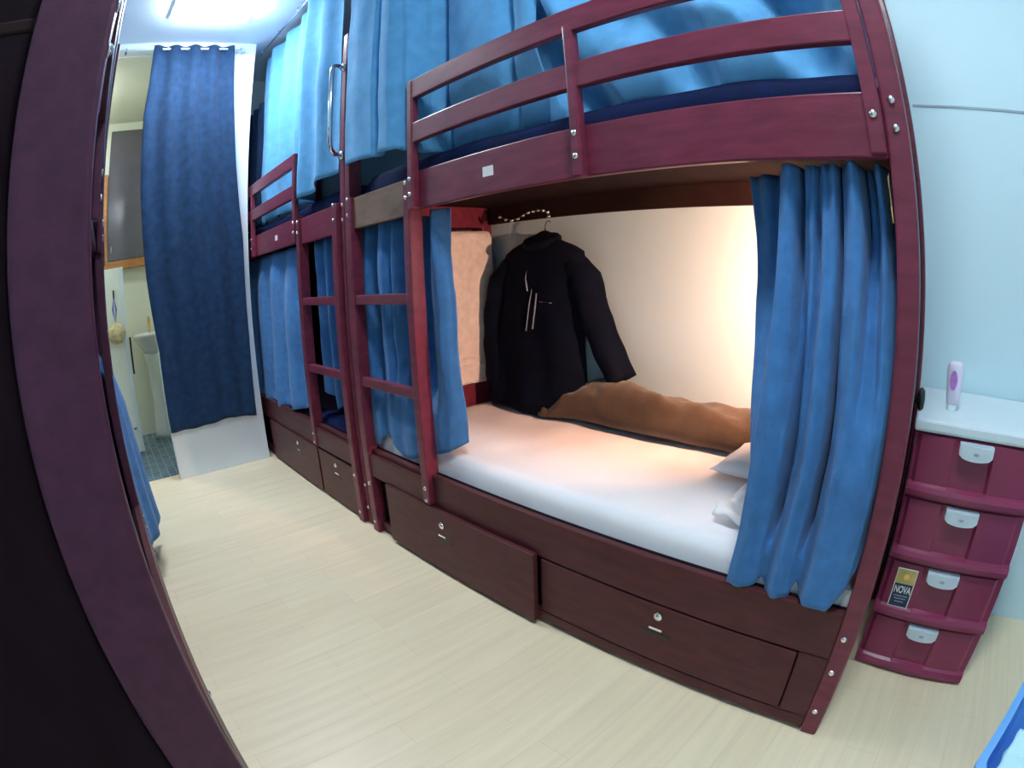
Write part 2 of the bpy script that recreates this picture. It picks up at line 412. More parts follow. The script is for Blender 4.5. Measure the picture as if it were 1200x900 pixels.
# ------------------------------------------------------------------ curtains
def curtain(name, fn, nu, nv, m, label, group, rings=(), th=.004):
    o = tag(link(name, sheet(fn, nu, nv, th), m, smooth=True), label, 'curtain', group)
    for (x, y, z, ax) in rings:
        pts = []
        for k in range(12):
            a = k / 12 * 2 * PI
            pts.append((x + (.013 * math.cos(a) if ax == 'y' else 0), y + (.013 * math.cos(a) if ax == 'x' else 0), z + .013 * math.sin(a)))
        rg = link('ring', tube(pts, .0028, 6, closed=True), M['chrome'], o, True); rg['label'] = 'small metal curtain ring'
    return o
GR = 'blue denim curtains on the bunks'

# near bunk, right hand lower curtain: gathered, first return fold goes inwards
RXT = [(0, -.415), (.14, -.335), (.18, -.314), (.23, -.292), (.32, -.264), (.36, -.254), (.41, -.237), (.45, -.224), (.54, -.194), (.66, -.157), (.75, -.127), (.86, -.095), (.95, -.068), (1, -.054)]
RXB = [(0, -.350), (.10, -.352), (.17, -.356), (.23, -.358), (.30, -.330), (.355, -.295), (.41, -.280), (.47, -.262), (.53, -.232), (.585, -.208), (.63, -.194), (.68, -.178), (.74, -.150), (.84, -.100), (.93, -.068), (1, -.052)]
RYT = [(0, .135), (.14, .125), (.185, .085), (.24, -.006), (.32, .010), (.36, .078), (.41, .030), (.45, .004), (.49, .050), (.54, .002), (.59, .004), (.625, .060), (.66, .004), (.75, -.006), (.79, .085), (.86, .070), (.90, .012), (.95, .030), (1, .060)]
RY = [(0, .075), (.10, .050), (.17, .020), (.23, -.006), (.30, -.016), (.355, .010), (.41, .080), (.47, .016), (.53, -.012), (.585, .010), (.63, .085), (.68, .018), (.74, -.016), (.84, -.020), (.93, .006), (1, .045)]
RH = [(0, .43), (.12, .415), (.18, .402), (.34, .398), (.41, .425), (.47, .398), (.59, .396), (.63, .440), (.68, .406), (.86, .408), (.93, .45), (1, .500)]
def cR(u, v):
    zb = ltable(RH, u); z = lerp(1.318, zb, v)
    x = lerp(ltable(RXT, u), ltable(RXB, u), min(1, v * 1.05))
    w3 = min(1, max(0, (v - .15) / .5))
    y = lerp(table(RYT, u), table(RY, u), w3) + .040 * max(0, 1 - v * 1.7)
    # gathers at the heading die out lower down
    y += .014 * math.sin(u * 2 * PI * 9.5) * max(0, 1 - v * 3.0)
    y += .012 * nz(u * 5, v * 3.2, 0, 3) * v + .006 * nz(u * 14, v * 9, 0, 4)
    x += .006 * nz(u * 4, v * 4, 2, 5) + .012 * math.sin(v * PI) * (u - .4)
    k = max(0, min(1, (.56 - z) / .06)); y = lerp(y, min(y, .026), k)
    return (min(x, -.0505), y, z)
curtain('curtain', cR, 120, 60, M['denim'], 'blue curtain gathered at the right of the near lower bunk, hem over the white mattress', GR)

# near bunk, left hand lower curtain, seen through the ladder
LX = [(0, -1.990), (1, -1.375)]
LY = [(0, .03), (.08, .035), (.16, .13), (.24, .045), (.33, .030), (.38, .06), (.44, .040), (.52, .075), (.58, .17), (.68, .19), (.76, .10), (.82, .055), (.90, .045), (.95, .055), (1, .075)]
LH = [(0, .40), (.12, .418), (.20, .47), (.30, .465), (.38, .44), (.47, .408), (.6, .42), (.78, .468), (.88, .49), (1, .53)]
def cL(u, v):
    zb = ltable(LH, u); z = lerp(1.318, zb, v)
    x = lerp(-1.975, -1.365, u) - .045 * (1 - v) * max(0, (u - .5) * 2) + .02 * math.sin(u * 9) * v
    y = ltable(LY, u) + .012 * max(0, 1 - v * 5)
    y += .008 * math.sin(u * 40) * max(0, 1 - v * 1.5) + .016 * nz(u * 6, v * 4, 1, 8) * (.3 + v) + .004 * nz(u * 20, v * 12, 0, 2)
    k = max(0, min(1, (.500 - zb) / .05)) * max(0, min(1, (v - .62) / .25))
    y = lerp(y, .021 + .006 * math.sin(u * 30), k)
    return (x, max(y, .016), z)
curtain('curtain', cL, 110, 50, M['denim'], 'blue curtain hanging behind the near ladder, at the left of the near lower bunk', GR)

# near upper bunk: two panels from the ceiling rail, tucked behind the guard rail
AX = [(-1.925, -.030), (-1.90, -.052), (-1.80, -.062), (-1.69, -.050), (-1.665, -.014), (-1.652, -.016), (-1.635, -.052), (-1.57, -.058), (-1.515, -.020), (-1.46, .050), (-1.415, .140), (-1.385, .085), (-1.28, .066), (-1.16, .078), (-1.085, .120), (-1.06, .082), (-.99, .060), (-.96, .085)]
def cA1(u, v):
    x = lerp(-1.925, -.965, u)
    zb = ltable([(0, 1.575), (.26, 1.552), (.28, 1.560), (.37, 1.548), (.40, 1.55), (.47, 1.522), (1, 1.520)], u)
    z = lerp(2.795, zb, v)
    y = table(AX, x)
    w = min(1, max(0, (v - .62) / .38)); ins = 1 if x > -1.42 else 0
    y += .045 * nz(u * 6 + v * 2, v * 5, 0, 11) * w * ins + .006 * nz(u * 12, v * 8, 0, 12)
    if -1.46 < x: y = max(y, .036 + .072 * min(1, max(0, (v - .74) / .16)) * min(1, (x + 1.46) / .06))
    return (x, y, z)
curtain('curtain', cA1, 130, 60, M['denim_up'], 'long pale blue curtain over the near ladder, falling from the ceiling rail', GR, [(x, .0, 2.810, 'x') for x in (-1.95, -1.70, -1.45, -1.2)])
def cA2(u, v):
    x = lerp(-1.075, -.056, u)
    z = lerp(2.795, 1.522 + .004 * math.sin(u * 19 + 1), v)
    w = max(0, min(1, (v - .35) / .45))
    d = .5 + .5 * math.sin(u * 21 - v * 17 + 2.2 * nz(u * 3, v * 3, 0, 24))
    y = .120 + .040 * math.sin(u * 2 * PI * 3.7 + 2.0 * v) * (1 - .6 * w) + .085 * (d - .5) * w + .060 * nz(u * 5 + v * 4, v * 7 - u * 4, 0, 21) * w + .014 * nz(u * 18, v * 14, 0, 22) * w
    if u < .14: y = max(y, .150)
    y = max(y, .036 + .080 * min(1, max(0, (v - .74) / .16)))
    return (x, max(y, .036), z)
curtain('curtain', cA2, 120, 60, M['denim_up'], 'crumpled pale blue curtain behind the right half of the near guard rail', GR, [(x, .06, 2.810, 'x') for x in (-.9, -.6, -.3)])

# far upper bunk
def cB1(u, v):
    x = lerp(-3.50, -2.078, u)
    zb = ltable([(0, 1.536), (.55, 1.536), (.72, 1.54), (.80, 1.548), (.88, 1.575), (1, 1.585)], u)
    z = lerp(2.80, zb, v)
    inside = max(0, min(1, (-2.48 - x) / .12)); inside = inside * inside * (3 - 2 * inside)
    y = lerp(-.012, .085, inside) + .026 * math.sin(u * 2 * PI * 5.3 + .5) * (.7 + .3 * v) + .008 * nz(u * 9, v * 5, 0, 31)
    w = max(0, (v - .7) / .3)
    y += .03 * nz(u * 9, v * 7, 0, 32) * w * inside
    return (x, y if inside > .5 else min(y, .012), z)
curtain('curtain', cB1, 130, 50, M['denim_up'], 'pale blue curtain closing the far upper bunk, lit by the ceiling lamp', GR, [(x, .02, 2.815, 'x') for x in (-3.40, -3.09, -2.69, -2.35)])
def cB2(u, v):  # dark cloth added where the bunk interior is only unlit
    return (lerp(-3.98, -3.53, u), .10 + .02 * math.sin(u * 20) + .006 * nz(u * 6, v * 4, 0, 41), lerp(2.46, 1.535, v))
curtain('curtain', cB2, 50, 20, M['denim_dark'], 'added dark sheet for the shade between the white wall edge and the far upper curtain', GR)
# far lower bunk
def cB3(u, v):
    x = lerp(-3.86, -2.585, u)
    zb = ltable([(0, .38), (.45, .36), (.62, .385), (.75, .40), (.88, .43), (1, .475)], u)
    z = lerp(1.315, zb, v)
    y = .050 + .026 * math.sin(u * 2 * PI * 4.6 + .8) * (.55 + .5 * v) + .014 * nz(u * 7, v * 4, 0, 51) + .02 * max(0, 1 - v * 6) - .022 * v
    return (x, y if z > .44 else min(y, .034), z)
curtain('curtain', cB3, 110, 40, M['denim'], 'blue curtain hanging below the far guard rail beside the white wall', GR)
def cB4(u, v):
    x = lerp(-2.56, -2.19, u)
    z = lerp(1.315, .52 + .04 * math.sin(u * 9), v)
    return (x, .088 + .030 * math.sin(u * 2 * PI * 3 + .4) + .014 * nz(u * 5, v * 4, 0, 61), z)
curtain('curtain', cB4, 60, 30, M['denim'], 'blue curtain in shade behind the rungs of the far ladder', GR)

# doorway curtain
def cD(u, v):
    z = lerp(2.806, ltable([(0, .320), (.35, .318), (.7, .335), (1, .315)], u), v)
    yl = ltable([(0, -.802), (.12, -.800), (.20, -.812), (.4, -.800), (.62, -.765), (.80, -.720), (1, -.722)], v)
    yr = ltable([(0, -.225), (.1, -.205), (.35, -.15), (.55, -.100), (.8, -.095), (1, -.108)], v)
    y = lerp(yl, yr, u)
    x = -3.330 + .016 * math.sin(u * 2 * PI * 4.2 + .6) * (1.2 - .5 * v) + .007 * nz(u * 6, v * 5, 0, 71)
    d = abs(v - (.575 + .03 * math.sin(u * 14))) ; x += .010 * max(0, 1 - d / .012) * max(0, 1 - abs(u - .27) / .22)
    return (x, y, z)
curtain('curtain', cD, 90, 90, M['denim_dark'], 'dark denim curtain hanging from the doorway rod in front of the white wall', 'doorway curtain')
rod = thing('curtain_rod', 'thin white rod across the doorway, carrying the dark denim curtain', 'curtain rod', (-3.335, -.64, 2.785))
link('rod', tube([(-3.335, -1.13, 2.785), (-3.335, -.14, 2.785)], .008, 10), M['whitep'], rod, True)
for y in (-1.0, -.70, -.40, -.17):
    link('bracket', box(-3.380, -3.328, y - .008, y + .008, 2.772, 2.798, .002), M['chrome'], rod)
# ceiling curtain rails over the beds
for (a, b, lab) in ((-2.00, -.05, 'thin ceiling curtain rail above the near bunk bed'), (-3.52, -2.08, 'thin ceiling curtain rail above the far bunk bed')):
    r_ = thing('ceiling_rail', lab, 'curtain rail', ((a + b) / 2, .03, 2.82), 'ceiling curtain rails')
    link('rail', tube([(a, .03, 2.826), (b, .03, 2.826)], .006, 8), M['chrome'], r_, True)
    for x in (a + .1, (a + b) / 2, b - .1): link('hanger', tube([(x, .03, 2.826), (x, .03, H)], .004, 6), M['chrome'], r_, True)
# left bunk's curtain, spilling out at its far end
def cC(u, v):
    x = lerp(-2.50, -2.02, u)
    z = lerp(1.315, .19 + .02 * math.sin(u * 7), v)
    out = ltable([(0, -1.14), (.32, -1.125), (.42, -1.05), (.55, -1.01), (.75, -.985), (1, -.965)], v)
    out = lerp(out, min(out, -1.055), max(0, u - .45) / .55)
    return (x, out + .008 * math.sin(u * 22) - .004, z)
curtain('curtain', cC, 60, 40, M['denim'], 'blue curtain spilling out of the left hand bunk bed beyond its post', GR)
# ------------------------------------------------------------------ things in the near lower bunk
# towel over the end rail (rail at x -1.996..-1.984)
def tow(u, v):
    y = lerp(.452, .728, u) + .010 * math.sin(v * 3)
    # v 0 back hem -> rail -> front hem
    if v < .22: t = v / .22; return (-1.995 + .002 * math.sin(u * 9), y, lerp(1.00, 1.255, t))
    if v < .32: t = (v - .22) / .10; a = PI * t; return (-1.968 - .027 * math.cos(a), y, 1.262 + .024 * math.sin(a))
    t = (v - .32) / .68
    return (-1.941 + .006 * math.sin(u * 8 + t * 2) + .010 * t, y + .02 * t * (.5 - u), lerp(1.262, .572, t))
tw = tag(link('towel', sheet(tow, 40, 70, .009), M['towel'], smooth=True), 'oatmeal bath towel hung over the end rail inside the near lower bunk', 'towel')
for z in (.690, .655):
    def band(u, v, z=z):
        p = tow(u, .32 + .68 * (1.262 - (z - .006 + .012 * v)) / .69); return (p[0] + .008, p[1], p[2])
    link('woven_band', sheet(band, 30, 2, .004), M['towel'], tw, True)

# hooded jacket on a hanger on the back wall
jk = thing('jacket', 'black zipped jacket hanging on the back wall of the near lower bunk', 'jacket', (-1.60, .72, .47))
def torso():
    # z, x centre, half width, y centre, half depth
    R = [(1.235, -1.585, .060, .722, .040), (1.212, -1.588, .110, .722, .046), (1.190, -1.588, .175, .722, .050), (1.165, -1.588, .222, .722, .054), (1.125, -1.592, .235, .720, .060),
         (1.05, -1.600, .232, .715, .066), (.95, -1.606, .230, .712, .070), (.85, -1.612, .238, .708, .074), (.75, -1.616, .246, .704, .078), (.66, -1.614, .252, .700, .082),
         (.60, -1.618, .258, .694, .088), (.56, -1.632, .250, .688, .092), (.525, -1.640, .240, .680, .094), (.490, -1.645, .215, .672, .088)]
    bm = bmesh.new(); seg = 48; rings = []
    for (z, cx, w, cy, d) in R:
        ring = []
        for k in range(seg):
            a = k / seg * 2 * PI
            ca, sa = math.cos(a), math.sin(a)
            x = cx + w * math.copysign(abs(ca) ** .8, ca); y = cy + d * math.copysign(abs(sa) ** .9, sa)
            f = (1.22 - z) / .7
            y += .020 * nz(x * 8, z * 5, sa, 81) * f + .010 * math.sin(x * 34 + z * 6) * f * (sa < 0)
            ring.append(bm.verts.new((x, min(y, .790), z + .012 * nz(x * 6, y * 6, z * 4, 82) * (1 if z < 1.15 else .2))))
        rings.append(ring)
    for A, B in zip(rings, rings[1:]):
        for k in range(seg): bm.faces.new((A[k], A[(k + 1) % seg], B[(k + 1) % seg], B[k]))
    bm.faces.new(rings[0]); bm.faces.new(rings[-1])
    return bm
link('body', torso(), M['black'], jk, True)
def sleeve(pts, rad, name='sleeve'):
    P, Rr = [], []
    for i in range(len(pts) - 1):
        for k in range(5):
            t = k / 5
            p = Vector(pts[i]).lerp(Vector(pts[i + 1]), t); r = lerp(rad[i], rad[i + 1], t) * (1 + .035 * math.sin((i * 5 + k) * 1.3))
            P.append(p); Rr.append((r, r * .8))
    P.append(Vector(pts[-1])); Rr.append((rad[-1], rad[-1] * .8))
    return link(name, tube(P, Rr, 18), M['black'], jk, True)
sleeve([(-1.425, .722, 1.120), (-1.360, .722, 1.05), (-1.318, .722, .90), (-1.262, .728, .77), (-1.190, .730, .645)], [.055, .068, .066, .064, .062])
sleeve([(-1.755, .720, 1.120), (-1.818, .700, 1.04), (-1.852, .690, .90), (-1.856, .680, .76), (-1.835, .660, .62), (-1.79, .640, .49)], [.055, .068, .068, .066, .062, .056])
cl = bmesh.new()
for (z, rx, ry) in ():
    pass
link('collar', tube([(-1.585 + .075 * math.cos(a), .715 + .050 * math.sin(a), 1.215 + .020 * math.sin(a)) for a in [k / 20 * 2 * PI for k in range(20)]], .022, 8, closed=True), M['black'], jk, True)
hd = lathe([(.030, .0), (.062, .02), (.070, .05), (.052, .085), (.020, .10), (.0001, .104)], -1.585, .735, 1.16, 18, .6)
link('hood', hd, M['black'], jk, True)
def front_y(x, z): return .645 - .04 * (1.1 - z)
zp = link('drawstring', tube([(-1.625, .664, 1.110), (-1.630, .650, 1.05), (-1.612, .640, 1.00)], .0035, 6), M['cord'], jk, True); zp['label'] = 'pale drawstring'
zp = link('drawstring', tube([(-1.560, .640, .990), (-1.566, .632, .92), (-1.574, .622, .84)], .0035, 6), M['cord'], jk, True); zp['label'] = 'pale drawstring'
zp = link('zip', tube([(-1.592, .652, 1.02), (-1.600, .634, .94), (-1.612, .622, .83)], .0028, 6), M['cord'], jk, True); zp['label'] = 'grey zip'
zp = link('pocket_seam', tube([(-1.545, .640, .955), (-1.48, .646, .95)], .002, 6), M['cord'], jk, True)
link('hanger_hook', tube([(-1.585, .74, 1.255), (-1.585, .74, 1.285), (-1.575, .74, 1.302), (-1.560, .74, 1.306), (-1.552, .74, 1.297)], .0028, 6), M['steel'], jk, True)
# string of beads under the bunk above
bd = thing('bead_string', 'string of shiny clear beads hung under the upper bunk above the jacket', 'bead string', (-1.70, .66, 1.30))
BEADS = [(-1.783, 1.341), (-1.745, 1.325), (-1.707, 1.318), (-1.669, 1.322), (-1.637, 1.334), (-1.606, 1.343), (-1.575, 1.347), (-1.545, 1.348), (-1.516, 1.345), (-1.493, 1.336), (-1.489, 1.317)]
bp = [(x, .660, z) for x, z in BEADS]
link('thread', tube(bp, .0012, 5), M['cord'], bd, True)
for p in bp:
    b_ = link('bead', lathe([(.0001, -.009), (.006, -.0065), (.009, 0), (.006, .0065), (.0001, .009)], p[0], p[1], p[2], 10), M['steel'], bd, True)
# brown blanket rolled along the wall
def blk():
    bm = bmesh.new(); nx, seg = 70, 28; rings = []
    for i in range(nx + 1):
        t = i / nx; x = lerp(-1.545, -.40, t)
        w = ltable([(0, .010), (.04, .050), (.12, .075), (.5, .088), (.9, .085), (1, .05)], t)
        h = ltable([(0, .012), (.06, .035), (.12, .125), (.22, .150), (.45, .155), (.75, .140), (.92, .125), (1, .06)], t)
        cy = ltable([(0, .625), (.08, .660), (.15, .690), (1, .680)], t)
        ring = []
        for k in range(seg):
            a = k / seg * 2 * PI; ca, sa = math.cos(a), math.sin(a)
            y = cy + w * 1.12 * math.copysign(abs(ca) ** .75, ca); z = .480 + h / 2 + h / 2 * math.copysign(abs(sa) ** .8, sa)
            if ca < -.2 and sa < .2: y -= .02 * (1 - max(sa, -1)) * .5
            f = max(0, sa + .3)
            z += f * (.020 * nz(x * 6, y * 7, 0, 91) + .012 * math.sin(x * 9 + y * 26) + .010 * nz(x * 17, y * 13, 0, 93) - .008 * max(0, 1 - abs(math.sin(x * 7.3 + y * 14 + 2 * nz(x * 3, y * 3, 0, 94))) * 4)); y += .008 * nz(x * 9, z * 9, 3, 92)
            ring.append(bm.verts.new((x + .01 * nz(y * 9, z * 9, x), min(y, .748), max(z, .482))))
        rings.append(ring)
    for A, B in zip(rings, rings[1:]):
        for k in range(seg): bm.faces.new((A[k], A[(k + 1) % seg], B[(k + 1) % seg], B[k]))
    bm.faces.new(rings[0]); bm.faces.new(rings[-1])
    return bm
tag(link('blanket', blk(), M['blanket'], smooth=True), 'brown fleece blanket rolled along the wall on the white mattress', 'blanket')
# white pillow behind the curtain
def pillow(x0, x1, y0, y1, z0, h, seed):
    bm = bmesh.new(); n = 22; T, B = [], []
    for i in range(n + 1):
        for j in range(n + 1):
            u, v = i / n, j / n; e = (4 * u * (1 - u)) * (4 * v * (1 - v)); q = e ** .38
            k = 1 - .10 * ((2 * u - 1) ** 2 * (2 * v - 1) ** 2 * 0 + (4 * u * (1 - u)) * .0)
            x = lerp(x0, x1, u) + .02 * (2 * u - 1) * (2 * v - 1) ** 2; y = lerp(y0, y1, v) + .02 * (2 * v - 1) * (2 * u - 1) ** 2
            T.append(bm.verts.new((x, y, z0 + h * .35 + h * .65 * q + .006 * nz(x * 12, y * 12, 0, seed)))); B.append(bm.verts.new((x, y, z0 + h * .35 - h * .35 * q)))
    g = lambda A, i, j: A[i * (n + 1) + j]
    for i in range(n):
        for j in range(n):
            bm.faces.new((g(T, i, j), g(T, i + 1, j), g(T, i + 1, j + 1), g(T, i, j + 1))); bm.faces.new((g(B, i, j), g(B, i, j + 1), g(B, i + 1, j + 1), g(B, i + 1, j)))
    for i in range(n):
        for a, b in (((i, 0), (i + 1, 0)), ((i, n), (i + 1, n)), ((0, i), (0, i + 1)), ((n, i), (n, i + 1))):
            bm.faces.new((g(T, *a), g(T, *b), g(B, *b), g(B, *a)))
    return bm
tag(link('pillow', pillow(-.590, -.12, .38, .590, .482, .10, 7), M['sheet'], smooth=True), 'white pillow half hidden behind the gathered right curtain', 'pillow')
def crump(u, v):
    x = lerp(-.475, -.20, u); y = lerp(.13, .33, v)
    return (x + .02 * nz(u * 4, v * 4, 0, 95), y + .02 * nz(u * 4, v * 5, 3, 96), 0.503 + .024 * nz(u * 6, v * 6, 0, 97) + .012 * math.sin(u * 14 + v * 8))
tag(link('pillowcase', sheet(crump, 30, 24, .006), M['sheet'], smooth=True), 'crumpled white cloth lying beside the hem of the gathered right curtain', 'cloth')
# warm reading lamp at the head of the bunk
rl = thing('reading_lamp', 'warm reading lamp on the end panel behind the gathered right curtain', 'lamp', (-.11, .42, 1.15))
link('base', lathe([(.035, 0), (.035, -.012), (.02, -.02)], -.037, .42, 1.21, 18, axis='x'), M['brass'], rl, True)
link('arm', tube([(-.05, .42, 1.21), (-.08, .42, 1.235), (-.12, .42, 1.24), (-.14, .42, 1.22)], .006, 8), M['brass'], rl, True)
AXD = Vector((-.87, .35, -.25)).normalized(); ROT = Vector((0, 0, 1)).rotation_difference(AXD).to_matrix()
def aim(bm):
    for v in bm.verts: v.co = Vector((-.135, .42, 1.215)) + ROT @ v.co
    return bm
link('shade', aim(lathe([(.0001, -.040), (.022, -.038), (.034, -.018), (.037, .030), (.035, .030), (.032, -.016), (.020, -.034), (.0001, -.036)], 0, 0, 0, 24)), M['brass'], rl, True)
link('bulb', aim(lathe([(.0001, -.028), (.008, -.024), (.0105, -.014), (.008, -.006), (.0001, -.003)], 0, 0, 0, 16)), M['bulb'], rl, True)

# ------------------------------------------------------------------ plastic drawer unit
du = thing('drawer_unit', 'burgundy plastic four drawer unit with pale top standing by the blue wall', 'drawer unit', (.205, .57, 0))
X0, X1, YF, YK = .010, .402, .365, .780
fr = box(X0 + .012, X1 - .012, YF + .03, YK, 0, .732, .006)
link('frame', fr, M['magenta_d'], du)
# pale top with rounded lip
tp = box(X0 - .006, X1 + .014, YF - .014, YK + .006, .733, .766, .008)
k = link('top', tp, M['whitep'], du); k['label'] = 'pale plastic top'
def bow(x): return .012 * (1 - ((x - .206) / .196) ** 2)
zs = [(.560, .730), (.375, .556), (.190, .371), (.004, .186)]
drs = []
for z0, z1 in zs:
    bm = bmesh.new()
    # front skin, bowed: recessed centre channel, raised side panels, thick rounded lip below
    n = 40
    cols = []
    for i in range(n + 1):
        x = lerp(X0, X1, i / n)
        side = (.016 < (x - X0) < .125) or (.242 < (x - X0) < .372)
        y = YF - bow(x) + (0 if side else .007)
        prof = [(y + .012, z1), (y, z1 - .004), (y, z0 + .040), (YF - bow(x) - .010, z0 + .034), (YF - bow(x) - .016, z0 + .022), (YF - bow(x) - .014, z0 + .010), (YF - bow(x) - .004, z0 + .006), (YF - bow(x) - .004, z0), (YF + .05, z0), (YF + .05, z1)]
        cols.append([bm.verts.new((x, a, b)) for a, b in prof])
    for A, B in zip(cols, cols[1:]):
        for j in range(len(A)):
            q = (j + 1) % len(A); bm.faces.new((A[j], B[j], B[q], A[q]))
    bm.faces.new(cols[0]); bm.faces.new(cols[-1])
    d = link('drawer', bm, M['magenta'], du)
    drs.append(d)
    # hood shaped handle
    hb = bmesh.new(); nn = 16; ring = []
    cx = .198; w = .052; zt = z1 - .006; hh = .041; yf = YF - .030
    prof = [(cx - w, zt)] + [(cx - w * math.cos(PI * i / nn) * (1 if True else 1), zt - hh * .62 - hh * .38 * math.sin(PI * i / nn)) for i in range(nn + 1)] + [(cx + w, zt)]
    F = [hb.verts.new((x, yf, z)) for x, z in prof]; K = [hb.verts.new((x, YF + .008, z)) for x, z in prof]
    hb.faces.new(F); hb.faces.new(K[::-1])
    for i in range(len(F)):
        q = (i + 1) % len(F); hb.faces.new((F[i], F[q], K[q], K[i]))
    bmesh.ops.bevel(hb, geom=[e for e in hb.edges if abs(e.verts[0].co.y - yf) < 1e-6 and abs(e.verts[1].co.y - yf) < 1e-6], offset=.004, segments=2, affect='EDGES')
    h = link('handle', hb, M['handle'], d); h['label'] = 'pale grey hood handle'
    link('badge', lathe([(.0001, -.0012), (.008, -.001), (.009, .001)], cx, yf, zt - .022, 14, .5, axis='y'), M['seam'], h)
# sticker on the third drawer
st = box(.050, .116, YF - .0125, YF - .0090, .228, .352, 0)
sk = link('sticker', st, M['paper'], drs[2]); sk['label'] = 'gold and navy printed sticker'
yb = YF - .0132
link('sticker_top', box(.052, .114, yb, yb + .001, .306, .350, 0), M['gold'], drs[2])
link('sticker_field', box(.053, .113, yb, yb + .001, .231, .305, 0), M['navyp'], drs[2])
def text(s, size, loc, m, parent, name, width=None):
    cu = bpy.data.curves.new('t', 'FONT'); cu.body = s; cu.size = size; cu.extrude = .0004; cu.align_x = 'CENTER'; cu.offset = .0006
    o = bpy.data.objects.new('t', cu); C.objects.link(o)
    bpy.context.view_layer.update()
    me = bpy.data.meshes.new_from_object(o.evaluated_get(bpy.context.evaluated_depsgraph_get()))
    bpy.data.objects.remove(o)
    bm = bmesh.new(); bm.from_mesh(me); bpy.data.meshes.remove(me)
    xs = [v.co.x for v in bm.verts]; k = width / (max(xs) - min(xs)) if width else 1
    for v in bm.verts: v.co = Vector((loc[0] + v.co.x * k, loc[1] - v.co.z, loc[2] + v.co.y))
    return link(name, bm, m, parent)
text('NOVA', .032, (.083, yb - .0008, .276), M['paper'], drs[2], 'sticker_lettering', .054)
for z, w in ((.266, .046), (.257, .038), (.247, .030)):
    link('sticker_line', box(.083 - w / 2, .083 + w / 2, yb - .0008, yb, z - .0018, z + .0018, 0), M['cord'], drs[2])
link('sticker_emblem', lathe([(.0001, -.0006), (.009, -.0006), (.009, .0004)], .083, yb, .328, 16, axis='y'), M['navyp'] if False else M['brass'], drs[2])

# lotion bottle
bt = thing('lotion_bottle', 'white and pink lotion bottle standing on the pale drawer unit top', 'bottle', (.112, .50, .766))
link('body', lathe([(.015, .016), (.0195, .018), (.0225, .040), (.0255, .085), (.0265, .106), (.0240, .123), (.015, .131), (.0001, .132)], .112, .50, .766, 24, .62), M['lotion'], bt, True)
k = link('cap', lathe([(.0150, 0), (.0158, .002), (.0158, .015), (.013, .017)], .112, .50, .766, 20, .7), M['whitep'], bt, True); k['label'] = 'white flip cap'
lb_ = bmesh.new(); ring = []
for k in range(24):
    a = k / 24 * 2 * PI; x = .012 * math.cos(a); z = .026 * math.sin(a)
    Rz = ltable([(.018, .0195), (.040, .0225), (.085, .0255), (.106, .0265), (.123, .0240)], .082 + z)
    ring.append(lb_.verts.new((.108 + x, .50 - .62 * math.sqrt(max(0, Rz ** 2 - (x - .004) ** 2)) - .0018, .766 + .082 + z)))
lb_.faces.new(ring)
ex = bmesh.ops.extrude_face_region(lb_, geom=list(lb_.faces)); bmesh.ops.translate(lb_, verts=[v for v in ex['geom'] if isinstance(v, bmesh.types.BMVert)], vec=(0, .002, 0))
k = link('label', lb_, M['pinkp'], bt); k['label'] = 'purple pink oval flower print'

# blue basket in the corner of the view
bs = thing('basket', 'blue plastic basket with a pale cyan cloth inside, at the bottom right corner', 'basket', (.56, -.22, 0))
o0, o1 = Vector((.385, -.265)), Vector((.515, .060)); dv = (o1 - o0).normalized(); pv = Vector((dv.y, -dv.x))
def bpt(a, b, z): q = o0 + dv * a + pv * b; return (q.x, q.y, z)
bm = bmesh.new(); L_, W_ = .36, .30
def rect(ins, z):
    c = [(ins, ins), (L_ - ins, ins), (L_ - ins, W_ - ins), (ins, W_ - ins)]; out = []
    for i, (a, b) in enumerate(c):
        r = .04
        a0, b0 = c[i - 1]; a1, b1 = c[(i + 1) % 4]
        for k in range(5):
            t = k / 4
            p0 = Vector((a, b)) + (Vector((a0, b0)) - Vector((a, b))).normalized() * r; p1 = Vector((a, b)) + (Vector((a1, b1)) - Vector((a, b))).normalized() * r
            q = p0.lerp(Vector((a, b)), t).lerp(Vector((a, b)).lerp(p1, t), t); out.append(bm.verts.new(bpt(q.x, q.y, z)))
    return out
lv = [rect(.035, 0.0), rect(.004, .29), rect(-.012, .292), rect(-.012, .304), rect(.008, .304), rect(.040, .008)]
for A, B in zip(lv, lv[1:]):
    for k in range(len(A)):
        q = (k + 1) % len(A); bm.faces.new((A[k], A[q], B[q], B[k]))
bm.faces.new(lv[0]); bm.faces.new(lv[-1])
link('shell', bm, M['bluep'], bs)
def cc(u, v):
    p = bpt(lerp(.045, .20, u), lerp(.045, .255, v), .262 + .016 * nz(u * 5, v * 5, 0, 101) + .02 * math.sin(u * PI) * math.sin(v * PI)); return p
bm = sheet(cc, 20, 20, .03)
tag(link('folded_cloth', bm, M['cyanc'], smooth=True), 'pale cyan folded cloth lying in the blue basket', 'cloth')

# ------------------------------------------------------------------ bathroom beyond the doorway
cb = thing('wall_cabinet', 'tall smoked panel cabinet with honey wood frame seen through the doorway', 'cabinet', (-4.79, -.86, 1.46))
link('door', box(-4.84, -4.80, -1.02, -.60, 1.535, 2.70, .004), M['gloss'], cb)
link('wood_frame', box(-4.845, -4.77, -1.10, -.55, 1.455, 1.530, .005), M['orange'], cb)
link('wood_frame', box(-4.845, -4.79, -1.10, -1.022, 1.532, 2.30, .005), M['orange'], cb)
link('handle', tube([(-4.80, -.985, 1.66), (-4.775, -.985, 1.66), (-4.775, -.985, 1.60), (-4.80, -.985, 1.60)], .005, 8), M['chrome'], cb, True)
dp = thing('shower_door', 'white panel door standing in the bathroom below the smoked cabinet', 'door', (-4.25, -1.05, 0))
link('panel', box(-4.28, -4.235, -1.30, -.925, .02, 1.43, .004), M['pvc'], dp)
